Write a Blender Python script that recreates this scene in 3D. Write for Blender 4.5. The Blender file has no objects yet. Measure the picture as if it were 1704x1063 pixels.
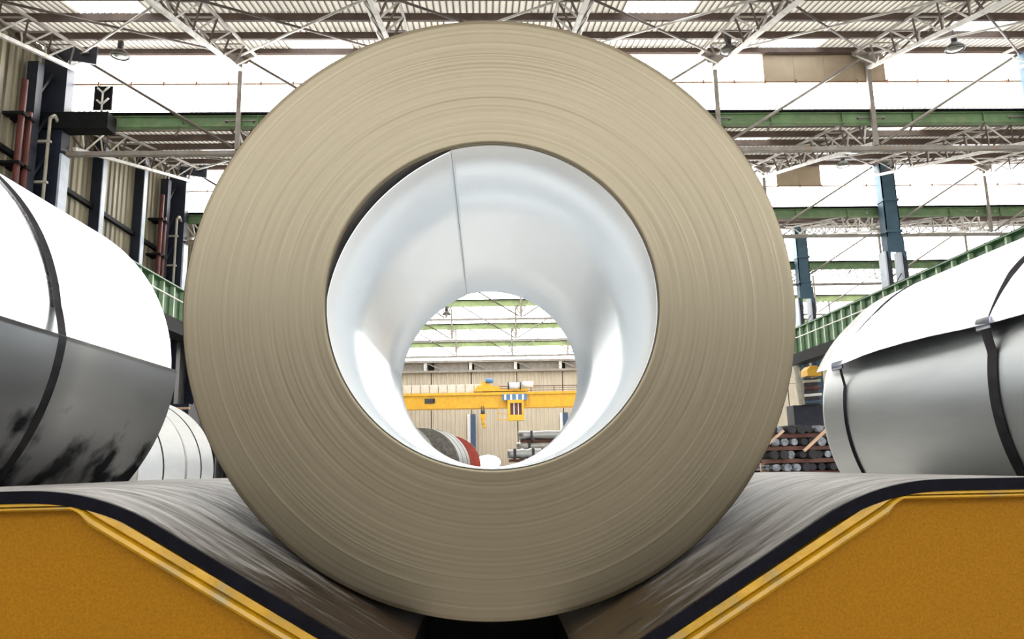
import bpy, math, random
from mathutils import Vector, Matrix
random.seed(7)
C = bpy.context.scene.collection
SC = bpy.context.scene
PI = math.pi

# ------------------------------------------------------------------ camera, world, light, exposure
def make_camera():
    f, pitch, yaw, roll = 1303.3, .18359, .03673, -.02134
    cy, sy, cp, sp = math.cos(yaw), math.sin(yaw), math.cos(pitch), math.sin(pitch)
    fwd = Vector((sy * cp, cy * cp, sp)); right = Vector((cy, -sy, 0)); up = right.cross(fwd)
    r2 = right * math.cos(roll) + up * math.sin(roll)
    u2 = -right * math.sin(roll) + up * math.cos(roll)
    cd = bpy.data.cameras.new('camera'); co = bpy.data.objects.new('camera', cd); C.objects.link(co)
    m = Matrix((r2, u2, -fwd)).transposed().to_4x4()
    co.matrix_world = m
    cd.sensor_width = 36; cd.lens = f / 1704 * 36; cd.clip_start = .02; cd.clip_end = 400
    SC.camera = co
make_camera()

W = bpy.data.worlds.new('sky'); SC.world = W; W.use_nodes = True
WB = W.node_tree.nodes['Background']; WB.inputs[0].default_value = (.93, .97, 1, 1); WB.inputs[1].default_value = 2.6
SC.view_settings.view_transform = 'Standard'
SC.view_settings.look = 'None'
SC.view_settings.gamma = 1
SC.view_settings.use_curve_mapping = False
SC.view_settings.exposure = 0.97
GLAZE = 5.5            # daylight through the roof glazing

# ------------------------------------------------------------------ materials
class NT:
    def __init__(s, name):
        s.m = bpy.data.materials.new(name); s.m.use_nodes = True
        s.t = s.m.node_tree; s.n = s.t.nodes; s.b = s.n['Principled BSDF']; s.out = s.n['Material Output']
    def add(s, kind, **kw):
        n = s.n.new(kind)
        for k, v in kw.items(): setattr(n, k, v)
        return n
    def link(s, a, b): s.t.links.new(a, b)

def ramp(t, fac, stops):
    r = t.add('ShaderNodeValToRGB'); e = r.color_ramp.elements
    e[0].position, e[0].color = stops[0][0], (*stops[0][1], 1)
    e[1].position, e[1].color = stops[-1][0], (*stops[-1][1], 1)
    for p, c in stops[1:-1]:
        x = e.new(p); x.color = (*c, 1)
    t.link(fac, r.inputs[0]); return r

def mat(name, col, rough=.5, metal=0., var=.12, scale=6., bump=0., stretch=(1, 1, 1), dirt=None, spec=None):
    """painted or bare surface: colour broken up by noise, optional second (dirt / wear) colour and fine relief"""
    t = NT(name)
    tc = t.add('ShaderNodeTexCoord'); mp = t.add('ShaderNodeMapping'); mp.inputs['Scale'].default_value = stretch
    t.link(tc.outputs['Object'], mp.inputs[0])
    nz = t.add('ShaderNodeTexNoise'); nz.inputs['Scale'].default_value = scale; nz.inputs['Detail'].default_value = 6
    t.link(mp.outputs[0], nz.inputs['Vector'])
    lo = tuple(max(0, c * (1 - var)) for c in col); hi = tuple(min(1, c * (1 + var)) for c in col)
    st = [(.3, lo), (.7, hi)] if dirt is None else [(.28, dirt), (.44, lo), (.75, hi)]
    r = ramp(t, nz.outputs[0], st)
    t.link(r.outputs[0], t.b.inputs['Base Color'])
    t.b.inputs['Roughness'].default_value = rough; t.b.inputs['Metallic'].default_value = metal
    if spec is not None: t.b.inputs['Specular IOR Level'].default_value = spec
    if bump:
        bp = t.add('ShaderNodeBump'); bp.inputs['Strength'].default_value = bump; bp.inputs['Distance'].default_value = .01
        n2 = t.add('ShaderNodeTexNoise'); n2.inputs['Scale'].default_value = scale * 6; n2.inputs['Detail'].default_value = 4
        t.link(mp.outputs[0], n2.inputs['Vector'])
        t.link(n2.outputs[0], bp.inputs['Height']); t.link(bp.outputs[0], t.b.inputs['Normal'])
    return t.m

def mat_edge():
    """wound strip edges: fine concentric lines about the coil axis (local y)"""
    t = NT('strip_edges')
    tc = t.add('ShaderNodeTexCoord'); sp = t.add('ShaderNodeSeparateXYZ'); t.link(tc.outputs['Object'], sp.inputs[0])
    cb = t.add('ShaderNodeCombineXYZ'); t.link(sp.outputs[0], cb.inputs[0]); t.link(sp.outputs[2], cb.inputs[1])
    ln = t.add('ShaderNodeVectorMath', operation='LENGTH'); t.link(cb.outputs[0], ln.inputs[0])
    n1 = t.add('ShaderNodeTexNoise', noise_dimensions='1D'); n1.inputs['Scale'].default_value = 150; n1.inputs['Detail'].default_value = 5
    n1.inputs['Roughness'].default_value = .75
    t.link(ln.outputs['Value'], n1.inputs['W'])
    # lines come and go around the turn
    n2 = t.add('ShaderNodeTexNoise'); n2.inputs['Scale'].default_value = 3.2; n2.inputs['Detail'].default_value = 3
    t.link(tc.outputs['Object'], n2.inputs['Vector'])
    n3 = t.add('ShaderNodeTexNoise'); n3.inputs['Scale'].default_value = 260; t.link(tc.outputs['Object'], n3.inputs['Vector'])
    mx = t.add('ShaderNodeMath', operation='MULTIPLY_ADD'); t.link(n1.outputs[0], mx.inputs[0]); mx.inputs[1].default_value = .75
    m2 = t.add('ShaderNodeMath', operation='MULTIPLY'); t.link(n2.outputs[0], m2.inputs[0]); m2.inputs[1].default_value = .28
    t.link(m2.outputs[0], mx.inputs[2])
    m3 = t.add('ShaderNodeMath', operation='MULTIPLY_ADD'); t.link(n3.outputs[0], m3.inputs[0]); m3.inputs[1].default_value = .14
    t.link(mx.outputs[0], m3.inputs[2])
    r = ramp(t, m3.outputs[0], [(.32, (.170, .141, .094)), (.50, (.206, .172, .118)), (.68, (.221, .186, .129)), (.84, (.285, .247, .178))])
    t.link(r.outputs[0], t.b.inputs['Base Color'])
    t.b.inputs['Metallic'].default_value = 1; t.b.inputs['Roughness'].default_value = .36
    bp = t.add('ShaderNodeBump'); bp.inputs['Strength'].default_value = .2; bp.inputs['Distance'].default_value = .0008
    t.link(n1.outputs[0], bp.inputs['Height']); t.link(bp.outputs[0], t.b.inputs['Normal'])
    return t.m

def mat_zinc(name, col=(.80, .83, .87), rough=.3, streak=(6, 1.2, 6), var=.05, blotch=None, metal=1., rv=.07):
    """galvanised strip: faint streaks along the rolling direction, optional dark oily blotches"""
    t = NT(name)
    tc = t.add('ShaderNodeTexCoord'); mp = t.add('ShaderNodeMapping'); mp.inputs['Scale'].default_value = streak
    t.link(tc.outputs['Object'], mp.inputs[0])
    nz = t.add('ShaderNodeTexNoise'); nz.inputs['Scale'].default_value = 2.5; nz.inputs['Detail'].default_value = 5
    t.link(mp.outputs[0], nz.inputs['Vector'])
    r = ramp(t, nz.outputs[0], [(.3, tuple(c * (1 - var) for c in col)), (.7, tuple(min(1, c * (1 + var)) for c in col))])
    col_out = r.outputs[0]
    if blotch:
        n2 = t.add('ShaderNodeTexNoise'); n2.inputs['Scale'].default_value = blotch[1]; n2.inputs['Detail'].default_value = 6
        t.link(tc.outputs['Object'], n2.inputs['Vector'])
        sp = t.add('ShaderNodeSeparateXYZ'); t.link(tc.outputs['Object'], sp.inputs[0])
        ad = t.add('ShaderNodeMath', operation='MULTIPLY_ADD'); t.link(sp.outputs[2], ad.inputs[0]); ad.inputs[1].default_value = blotch[2]
        t.link(n2.outputs[0], ad.inputs[2])
        r2 = ramp(t, ad.outputs[0], [(blotch[3], (1, 1, 1)), (blotch[4], (0, 0, 0))])
        mx = t.add('ShaderNodeMix', data_type='RGBA'); t.link(r2.outputs[0], mx.inputs[0])
        t.link(col_out, mx.inputs[6]); mx.inputs[7].default_value = (*blotch[0], 1); col_out = mx.outputs[2]
    t.link(col_out, t.b.inputs['Base Color'])
    rr = t.add('ShaderNodeMapRange'); t.link(nz.outputs[0], rr.inputs[0])
    rr.inputs[3].default_value = rough - rv * .7; rr.inputs[4].default_value = rough + rv
    t.link(rr.outputs[0], t.b.inputs['Roughness'])
    t.b.inputs['Metallic'].default_value = metal
    return t.m

def mat_belt(name, rot, k):
    """worn grey rubber: long scuffs and rusty, oily streaks running down the V"""
    t = NT(name)
    tc = t.add('ShaderNodeTexCoord'); mp = t.add('ShaderNodeMapping'); mp.inputs['Scale'].default_value = (1.5, 9, 1.5)
    mp.inputs['Rotation'].default_value = (0, 0, rot)
    t.link(tc.outputs['Object'], mp.inputs[0])
    nz = t.add('ShaderNodeTexNoise'); nz.inputs['Scale'].default_value = 3.2; nz.inputs['Detail'].default_value = 9; nz.inputs['Roughness'].default_value = .7; nz.inputs['Distortion'].default_value = .6
    t.link(mp.outputs[0], nz.inputs['Vector'])
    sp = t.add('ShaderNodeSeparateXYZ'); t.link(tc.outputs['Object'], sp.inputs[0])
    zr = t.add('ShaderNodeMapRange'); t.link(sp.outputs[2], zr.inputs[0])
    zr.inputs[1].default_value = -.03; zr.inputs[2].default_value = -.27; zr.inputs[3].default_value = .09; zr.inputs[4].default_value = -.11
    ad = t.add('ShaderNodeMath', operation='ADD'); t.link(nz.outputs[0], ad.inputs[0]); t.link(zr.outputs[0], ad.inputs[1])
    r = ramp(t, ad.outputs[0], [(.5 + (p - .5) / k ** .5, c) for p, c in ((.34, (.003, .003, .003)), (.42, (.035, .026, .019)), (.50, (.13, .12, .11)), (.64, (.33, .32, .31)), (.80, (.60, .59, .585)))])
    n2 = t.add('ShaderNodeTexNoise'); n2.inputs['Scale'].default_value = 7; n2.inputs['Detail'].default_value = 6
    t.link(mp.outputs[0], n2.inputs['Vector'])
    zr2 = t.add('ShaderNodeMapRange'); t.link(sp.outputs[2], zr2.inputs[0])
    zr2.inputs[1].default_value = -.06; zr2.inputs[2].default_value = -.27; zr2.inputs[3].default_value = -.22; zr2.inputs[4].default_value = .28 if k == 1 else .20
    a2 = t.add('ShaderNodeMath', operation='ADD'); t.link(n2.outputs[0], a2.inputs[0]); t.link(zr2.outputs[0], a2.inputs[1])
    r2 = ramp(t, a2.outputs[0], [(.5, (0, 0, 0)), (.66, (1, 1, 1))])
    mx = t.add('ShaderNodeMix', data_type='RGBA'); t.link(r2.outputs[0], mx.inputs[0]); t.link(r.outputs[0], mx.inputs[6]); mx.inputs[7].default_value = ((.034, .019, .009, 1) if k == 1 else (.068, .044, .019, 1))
    t.link(mx.outputs[2], t.b.inputs['Base Color'])
    t.b.inputs['Roughness'].default_value = .62; t.b.inputs['Specular IOR Level'].default_value = .3
    bp = t.add('ShaderNodeBump'); bp.inputs['Strength'].default_value = .5; bp.inputs['Distance'].default_value = .004
    t.link(nz.outputs[0], bp.inputs['Height']); t.link(bp.outputs[0], t.b.inputs['Normal'])
    return t.m

def mat_emit(name, col, s):
    t = NT(name)
    t.b.inputs['Base Color'].default_value = (*[min(1, c) * .8 for c in col], 1)
    t.b.inputs['Roughness'].default_value = .4
    t.b.inputs['Emission Color'].default_value = (*col, 1); t.b.inputs['Emission Strength'].default_value = s
    return t.m

def mat_roof(name, col, trans, rib_shade):
    """thin roofing sheet that lets a share of the daylight through"""
    t = NT(name)
    d = t.add('ShaderNodeBsdfDiffuse'); d.inputs[0].default_value = (*col, 1)
    tr = t.add('ShaderNodeBsdfTranslucent'); tr.inputs[0].default_value = (*col, 1)
    mx = t.add('ShaderNodeMixShader'); mx.inputs[0].default_value = trans
    t.link(d.outputs[0], mx.inputs[1]); t.link(tr.outputs[0], mx.inputs[2]); t.link(mx.outputs[0], t.out.inputs[0])
    nz = t.add('ShaderNodeTexNoise'); nz.inputs['Scale'].default_value = .6; nz.inputs['Detail'].default_value = 5
    tc = t.add('ShaderNodeTexCoord'); t.link(tc.outputs['Object'], nz.inputs['Vector'])
    r = ramp(t, nz.outputs[0], [(.3, tuple(c * .82 for c in col)), (.7, col)])
    # rib shading painted dark into the valleys of the corrugation
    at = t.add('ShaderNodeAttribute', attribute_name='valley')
    mg = t.add('ShaderNodeMix', data_type='RGBA'); ml = t.add('ShaderNodeMath', operation='MULTIPLY'); ml.inputs[1].default_value = rib_shade
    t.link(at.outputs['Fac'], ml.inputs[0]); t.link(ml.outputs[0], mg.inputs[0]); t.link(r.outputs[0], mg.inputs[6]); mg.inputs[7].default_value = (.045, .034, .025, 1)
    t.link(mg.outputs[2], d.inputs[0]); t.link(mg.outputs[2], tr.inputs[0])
    return t.m

M = {}
M['edge'] = mat_edge()
M['zinc'] = mat_zinc('zinc_strip', (.82, .85, .89), .26)
M['zinc_bore'] = mat_zinc('zinc_strip_bore', (.94, .97, 1.0), .33, (5, .6, 5), .012, None, .38, 0.)
M['zinc_oily'] = mat_zinc('zinc_strip_oily', (0.2738, 0.2775, 0.2849), .46, (5, 1, 5), .06, blotch=((.02, .02, .024), 6.5, .9, .10, .24))
M['zinc_plain'] = mat_zinc('zinc_strip_plain', (.74, .77, .80), .36, (6, 1.2, 6), .03, None, .85, 0.)
M['zinc_dull'] = mat_zinc('zinc_strip_dull', (.44, .455, .455), .42, (7, 1.2, 7), .08)
M['strap'] = mat('strap_steel', (0.044, 0.0416, 0.0448), .42, .9, .3, 20)
M['clip'] = mat('strap_clip_steel', (.32, .33, .38), .3, 1, .2, 30)
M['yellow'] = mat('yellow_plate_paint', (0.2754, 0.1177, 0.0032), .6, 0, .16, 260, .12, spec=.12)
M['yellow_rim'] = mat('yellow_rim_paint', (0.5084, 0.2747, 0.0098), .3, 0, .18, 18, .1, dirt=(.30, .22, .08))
M['rubber'] = mat('black_rubber_edge', (.0025, .0025, .006), .75, 0, .4, 30, .2, spec=.12)
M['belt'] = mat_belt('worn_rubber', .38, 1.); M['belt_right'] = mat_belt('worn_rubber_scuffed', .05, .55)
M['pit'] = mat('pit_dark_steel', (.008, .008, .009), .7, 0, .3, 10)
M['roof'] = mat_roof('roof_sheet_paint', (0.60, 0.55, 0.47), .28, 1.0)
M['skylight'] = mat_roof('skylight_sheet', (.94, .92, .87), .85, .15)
M['purlin'] = mat('purlin_paint', (0.08, 0.052, 0.04), .6, 0, .3, 3)
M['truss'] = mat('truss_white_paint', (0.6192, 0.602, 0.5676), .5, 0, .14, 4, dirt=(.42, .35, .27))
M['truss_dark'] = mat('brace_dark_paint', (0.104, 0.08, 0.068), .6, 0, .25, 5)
M['chord'] = mat('chord_grey_paint', (0.304, 0.276, 0.248), .55, 0, .2, 3, dirt=(.28, .2, .14))
M['rust'] = mat('glazing_bar_rust', (0.18, 0.09, 0.0405), .7, 0, .3, 8)
M['green'] = mat('gutter_green_paint', (0.164, 0.2706, 0.123), .5, 0, .2, 2, dirt=(.22, .27, .14))
M['green_hazed'] = mat('gutter_green_hazed', (0.378, 0.468, 0.216), .5, 0, .15, 2)  # paler copy of the beam green; distance haze put into the colour
M['green_girder'] = mat('girder_green_shaded', (0.04, 0.12, 0.044), .45, 0, .2, 3)  # girder green darkened for the shadows between the stiffeners
M['green_lit'] = mat('stiffener_green_lit', (0.36, 0.504, 0.324), .45, 0, .15, 3)  # same green painted pale for the light catching the ribs
M['black'] = mat('blackened_steel', (.008, .008, .009), .7, 0, .3, 6, spec=.15)
M['blue'] = mat('column_blue_paint', (0.0413, 0.0935, 0.1375), .6, 0, .18, 3)
M['blue_lit'] = mat('flange_blue_lit', (0.44, 0.496, 0.592), .45, 0, .12, 3)  # column blue painted pale where the glazing lights the flanges
M['col_far'] = mat('end_column_blue', (.035, .07, .15), .5, 0, .2, 2)
M['navy'] = mat('column_navy_shaded', (0.0096, 0.0136, 0.028), .5, 0, .3, 3)  # column blue painted dark for the faces in shade
M['glaze'] = mat_emit('daylit_glazing', (1, .99, .97), GLAZE)
M['beige'] = mat('beige_sheet_paint', (0.3772, 0.3034, 0.2173), .6, 0, .1, 2)
M['clad'] = mat('left_cladding_paint', (.33, .29, .19), .55, 0, .4, .8, 0, (1, 2.4, .25), dirt=(.11, .085, .045))
M['endwall'] = mat('end_cladding_paint', (0.496, 0.432, 0.344), .6, 0, .07, .7)
M['lowwall'] = mat('low_wall_shaded', (.028, .027, .03), .7, 0, .5, 2)  # shade below the crane girder put into the wall colour
M['farwall'] = mat('aisle_wall_dark', (0.045, 0.036, 0.03), .7, 0, .4, .8)
M['blocker_wall'] = mat('blocker_wall_dark', (.08, .075, .065), .7, 0, .2, 1)
M['floor'] = mat('workshop_concrete', (.55, .54, .52), .55, 0, .25, .9, .1)
M['crane'] = mat('crane_yellow_paint', (0.663, 0.357, 0.017), .45, 0, .12, 3)
M['crane_dark'] = mat('crane_dark_steel', (.05, .045, .05), .5, .3, .3, 5)
M['pipe_red'] = mat('pipe_red_lead', (0.104, 0.028, 0.024), .5, 0, .3, 3)
M['pipe_pale'] = mat('pipe_pale_paint', (0.375, 0.3525, 0.285), .5, 0, .15, 3)
M['lamp'] = mat('lamp_grey_enamel', (0.0525, 0.049, 0.042), .4, .2, .2, 12)
M['lens'] = mat('lamp_glass', (0.154, 0.147, 0.126), .2, 0, .1, 12)
M['cab_panel'] = mat('cabinet_cream', (0.629, 0.578, 0.51), .5, 0, .08, 3)
M['sky_blue'] = mat('box_blue_paint', (.08, .20, .40), .45, 0, .2, 3)
M['white'] = mat('white_paint', (.78, .77, .74), .5, 0, .08, 5)
M['coil_dark'] = mat('dark_strip_edges', (.17, .155, .14), .45, .6, .35, 14)
M['coil_red'] = mat('red_painted_edges', (0.391, 0.051, 0.0255), .45, .1, .2, 8)
M['coil_grey'] = mat('grey_strip_edges', (.42, .40, .38), .4, .6, .2, 10)
M['timber'] = mat('timber_bearer', (0.136, 0.06, 0.044), .8, 0, .35, 6)
M['batten'] = mat('timber_batten', (0.595, 0.3995, 0.2805), .7, 0, .15, 9)
M['bars'] = mat('bar_ends_steel', (0.216, 0.228, 0.252), .35, .8, .5, 25)
M['bars_dark'] = mat('bar_dark_steel', (.018, .016, .02), .6, .2, .5, 12)
M['concrete'] = mat('saddle_concrete', (.10, .10, .10), .8, 0, .2, 3)
M['glare'] = mat_emit('glare_glow', (1, 1, 1), 30)  # glow standing in for the glare low in the bore

# ------------------------------------------------------------------ mesh building
class MB:
    def __init__(s): s.v = []; s.f = []; s.sm = []
    def quad(s, pts, smooth=False):
        b = len(s.v); s.v += [tuple(p) for p in pts]; s.f.append(tuple(range(b, b + len(pts)))); s.sm.append(smooth); return s
    def hexa(s, p):                                   # 8 corners: bottom ring 0-3, top ring 4-7
        b = len(s.v); s.v += [tuple(q) for q in p]
        for q in ((3, 2, 1, 0), (4, 5, 6, 7), (0, 1, 5, 4), (1, 2, 6, 5), (2, 3, 7, 6), (3, 0, 4, 7)):
            s.f.append(tuple(b + i for i in q)); s.sm.append(False)
        return s
    def box(s, x0, x1, y0, y1, z0, z1):
        return s.hexa([(x0, y0, z0), (x1, y0, z0), (x1, y1, z0), (x0, y1, z0), (x0, y0, z1), (x1, y0, z1), (x1, y1, z1), (x0, y1, z1)])
    def bar(s, p, q, w, h, up=(0, 0, 1)):             # straight bar of rectangular section
        p, q = Vector(p), Vector(q); d = (q - p).normalized(); u = Vector(up)
        if abs(d.dot(u)) > .97: u = Vector((0, 1, 0))
        a = d.cross(u).normalized() * w / 2; c = a.cross(d).normalized() * h / 2
        return s.hexa([p - a - c, p + a - c, q + a - c, q - a - c, p - a + c, p + a + c, q + a + c, q - a + c])
    def tube(s, p, q, r, n=10, r2=None, caps=True):
        p, q = Vector(p), Vector(q); d = (q - p).normalized(); u = Vector((0, 0, 1)) if abs(d.z) < .9 else Vector((1, 0, 0))
        a = d.cross(u).normalized(); c = a.cross(d); r2 = r if r2 is None else r2; b = len(s.v)
        for P, R in ((p, r), (q, r2)):
            for i in range(n):
                t = 2 * PI * i / n; s.v.append(tuple(P + (a * math.cos(t) + c * math.sin(t)) * R))
        for i in range(n):
            j = (i + 1) % n; s.f.append((b + i, b + n + i, b + n + j, b + j)); s.sm.append(True)
        if caps:
            s.f.append(tuple(b + i for i in range(n))); s.f.append(tuple(b + n + i for i in reversed(range(n)))); s.sm += [False, False]
        return s
    def lathe(s, prof, n, closed=True, axis='y', c=(0, 0, 0), smooth=True):   # prof: (radius, height along axis)
        b = len(s.v); m = len(prof)
        for i in range(n):
            t = 2 * PI * i / n
            for r, h in prof:
                if axis == 'y': s.v.append((c[0] + r * math.cos(t), c[1] + h, c[2] + r * math.sin(t)))
                elif axis == 'z': s.v.append((c[0] + r * math.cos(t), c[1] + r * math.sin(t), c[2] + h))
                else: s.v.append((c[0] + h, c[1] + r * math.cos(t), c[2] + r * math.sin(t)))
        for i in range(n):
            j = (i + 1) % n
            for k in range(m if closed else m - 1):
                l = (k + 1) % m
                s.f.append((b + i * m + k, b + i * m + l, b + j * m + l, b + j * m + k)); s.sm.append(smooth)
        return s
    def lathe2(s, kz, prof, n, closed, axis, c):       # turned shape flattened to an oval
        b = len(s.v); s.lathe(prof, n, closed, axis, c)
        s.v[b:] = [(x, y, c[2] + (z - c[2]) * kz) for x, y, z in s.v[b:]]; return s
    def prism(s, poly, y0, y1):                       # polygon in x-z pushed along y
        b = len(s.v); n = len(poly)
        s.v += [(x, y0, z) for x, z in poly] + [(x, y1, z) for x, z in poly]
        s.f.append(tuple(range(b, b + n))); s.f.append(tuple(b + n + i for i in reversed(range(n)))); s.sm += [False, False]
        for i in range(n):
            j = (i + 1) % n; s.f.append((b + i, b + n + i, b + n + j, b + j)); s.sm.append(False)
        return s
    def arc_sheet(s, c, rf, t0, t1, n, y0, y1, th, ny=1, yfun=None):   # curved sheet about a y axis, radius rf(theta, v) outside face
        b = len(s.v)
        for k in range(ny + 1):
            v = k / ny; y = y0 + (y1 - y0) * v
            for i in range(n + 1):
                t = t0 + (t1 - t0) * i / n; r = rf(t, v)
                for rr in (r, r - th): s.v.append((c[0] + rr * math.cos(t), y, c[1] + rr * math.sin(t)))
        def ix(k, i, o): return b + (k * (n + 1) + i) * 2 + o
        for k in range(ny):
            for i in range(n):
                s.f.append((ix(k, i, 0), ix(k, i + 1, 0), ix(k + 1, i + 1, 0), ix(k + 1, i, 0))); s.sm.append(True)
                s.f.append((ix(k, i, 1), ix(k + 1, i, 1), ix(k + 1, i + 1, 1), ix(k, i + 1, 1))); s.sm.append(True)
            for i in (0, n):
                s.f.append((ix(k, i, 0), ix(k + 1, i, 0), ix(k + 1, i, 1), ix(k, i, 1))); s.sm.append(False)
        for k in (0, ny):
            for i in range(n):
                s.f.append((ix(k, i, 0), ix(k, i, 1), ix(k, i + 1, 1), ix(k, i + 1, 0))); s.sm.append(False)
        return s
    def mesh(s, name, m, off=(0, 0, 0)):
        me = bpy.data.meshes.new(name); ox, oy, oz = off
        me.from_pydata([(x - ox, y - oy, z - oz) for x, y, z in s.v], [], s.f)
        me.polygons.foreach_set('use_smooth', s.sm); me.materials.append(M[m] if isinstance(m, str) else m)
        me.validate(); me.update()
        if hasattr(s, 'val'):
            at = me.attributes.new('valley', 'FLOAT', 'POINT'); at.data.foreach_set('value', s.val)
        return me

def world_off(o):
    x = y = z = 0
    while o is not None:
        x += o.location[0]; y += o.location[1]; z += o.location[2]; o = o.parent
    return (x, y, z)

def put(name, mb, m, parent=None, loc=None, fixn=True):
    """link a mesh object; mb is in world coordinates; its origin goes to loc (or to its parent's)"""
    off = world_off(parent) if parent else (0, 0, 0)
    lo = loc or off
    me = mb.mesh(name, m, lo) if isinstance(mb, MB) else mb
    o = bpy.data.objects.new(name, me); C.objects.link(o)
    o.parent = parent; o.location = (lo[0] - off[0], lo[1] - off[1], lo[2] - off[2])
    return o

def tag(o, label, cat, group=None):
    o['label'] = label; o['category'] = cat
    if group: o['group'] = group
    return o

def thing(name, label, cat, loc=(0, 0, 0), group=None):
    o = bpy.data.objects.new(name, None); C.objects.link(o); o.location = loc; o.empty_display_size = .2
    return tag(o, label, cat, group)

def setting(name, mb=None, m=None, loc=(0, 0, 0)):
    if mb is None:
        o = bpy.data.objects.new(name, None); C.objects.link(o); o.location = loc
    else: o = put(name, mb, m)
    o['kind'] = 'structure'; return o

def child(name, me, parent, loc=(0, 0, 0), rot=None):           # another object on shared mesh data, local place
    o = bpy.data.objects.new(name, me); C.objects.link(o); o.parent = parent; o.location = loc
    if rot: o.rotation_euler = rot
    return o

def copy_tree(o, parent=None, label=None, loc=None):
    c = o.copy(); C.objects.link(c); c.parent = parent
    if loc: c.location = loc
    if label: c['label'] = label
    for ch in list(o.children): copy_tree(ch, c)
    return c

ORD = ['first', 'second', 'third', 'fourth', 'fifth', 'sixth', 'seventh', 'eighth', 'ninth', 'tenth']

# ------------------------------------------------------------------ the hall
G = [-14.4, -5.2, 4.0, 13.1, 22.0, 31.2, 40.3, 49.0, 57.5, 66.2, 74.7]     # gutter lines, going away from the camera
YE = 75.0                                                              # end wall
FZ = -.9                                                               # floor
ZG, ZGT, ZR, ZB = 10.0, 10.4, 12.45, 9.1                                # gutter beam, its top, ridge, girder bottom chord
XL, XR = -12.9, 37.5
SP = 4.757
POSTS = [-11.89 + SP * i for i in range(11)]
COLX = POSTS[6] + .30                                                        # 16.08: the row of blue columns
BAYNAME = {3: 'overhead', 4: 'first', 5: 'second', 6: 'third', 7: 'fourth', 8: 'fifth', 9: 'sixth', 10: 'last'}

setting('floor', MB().box(XL - 1, XR + 1, -20, YE + 1, FZ - .2, FZ), 'floor')

# left wall: plinth painted dark for shade, cladding panels between posts and girts
wl = setting('wall_left', loc=(XL, 0, FZ))
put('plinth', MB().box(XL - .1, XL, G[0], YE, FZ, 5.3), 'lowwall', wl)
def clad_mesh(y0, y1, z0, z1, m, pitch=.34, dep=.05):
    mb = MB(); n = max(2, round((y1 - y0) / pitch)); p = (y1 - y0) / n
    for i in range(n):
        a = y0 + i * p
        pr = [(a, 0), (a + p * .3, 0), (a + p * .4, dep), (a + p * .9, dep), (a + p, 0)]
        for (ya, xa), (yb, xb) in zip(pr, pr[1:]):
            mb.quad([(XL + xa, ya, z0), (XL + xb, yb, z0), (XL + xb, yb, z1), (XL + xa, ya, z1)])
    return mb
wposts = []
for k in range(3, 9):
    a, b = G[k], G[k + 1]
    wposts += [a, a + (b - a) / 3, a + 2 * (b - a) / 3]
wposts.append(G[9]); wposts.append((G[9] + YE) / 2); wposts.append(YE)
for a, b in zip(wposts, wposts[1:]):
    for z0, z1 in ((5.3, 8.6), (8.6, 12.4)):
        put('cladding_panel', clad_mesh(a + .02, b - .02, z0 + .02, z1 - .02, None), 'clad', wl)
put('cladding_panel', MB().box(XL - .05, XL, G[0], G[3], 5.3, 12.4), 'clad', wl)
for z in (5.3, 8.6):
    put('girt', MB().box(XL + .05, XL + .2, G[3], YE, z - .07, z + .07), 'black', wl)
for y in wposts[1:-1]:
    if y < 21 or min(abs(y - g) for g in G) < .1: continue
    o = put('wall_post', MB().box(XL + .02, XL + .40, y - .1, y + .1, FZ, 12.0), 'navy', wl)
    put('post_flange', MB().box(XL + .40, XL + .43, y - .13, y + .13, 5.4, 12.0), 'blue_lit', o)

# unseen wall added at the camera's back: shades the coil face, open above
setting('wall_front_blocker', MB().box(XL, XR, -16.2, -16, FZ, 5.0), 'blocker_wall')
# right aisle wall and the far end wall
wr = setting('wall_right', MB().box(XR, XR + .2, G[0], YE, FZ, 12.4), 'farwall')
wb = setting('wall_back', loc=(0, YE, FZ))
def end_panel(x0, x1, z0, z1):
    mb = MB(); n = max(2, round((x1 - x0) / .4)); p = (x1 - x0) / n
    for i in range(n):
        a = x0 + i * p
        pr = [(a, 0), (a + p * .35, 0), (a + p * .45, -.06), (a + p * .9, -.06), (a + p, 0)]
        for (xa, ya), (xb, yb) in zip(pr, pr[1:]):
            mb.quad([(xa, YE + ya, z0), (xb, YE + yb, z0), (xb, YE + yb, z1), (xa, YE + ya, z1)])
    return mb
ex = [XL, -10.04, -5.1, -1.27, 3.1, 7.5, 11.9, 16.27, 20.6, 25.0, 29.4, 33.8, XR]
for a, b in zip(ex, ex[1:]):
    put('cladding_panel', end_panel(a + .04, b - .04, FZ, 7.2), 'endwall', wb)
    put('cladding_panel', end_panel(a + .04, b - .04, 7.24, 8.95), 'endwall', wb)
    put('louvre_panel', MB().box(a + .3, b - .3, YE - .02, YE + .02, 9.0, 9.75), 'chord', wb)
put('joint_backing', MB().box(XL, XR, YE + .05, YE + .15, FZ, 9.95), 'black', wb)
for x in (-10.04, -1.27, 7.5, 16.27):
    o = put('wall_post', MB().box(x - .12, x + .36, YE - .45, YE - .07, FZ, 4.8), 'col_far', wb)
    put('post_flange', MB().box(x - .42, x - .12, YE - .30, YE - .07, FZ, 4.8), 'white', o)
put('wind_beam', MB().box(XL, XR, YE - .5, YE - .07, 8.8, 9.0), 'chord', wb)
put('wind_beam', MB().box(XL, XR, YE - .5, YE - .07, 9.75, 9.95), 'chord', wb)
for i in range(10):
    x = -9.95 + i * 4.31
    o = put('wind_post', MB().box(x - .15, x + .15, YE - .4, YE - .1, 9.0, 9.75), 'truss', wb)
    put('wind_strut', MB().bar((x + .2, YE - .3, 9.7), (x + 1.6, YE - .3, 9.05), .1, .1), 'chord', wb)

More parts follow.
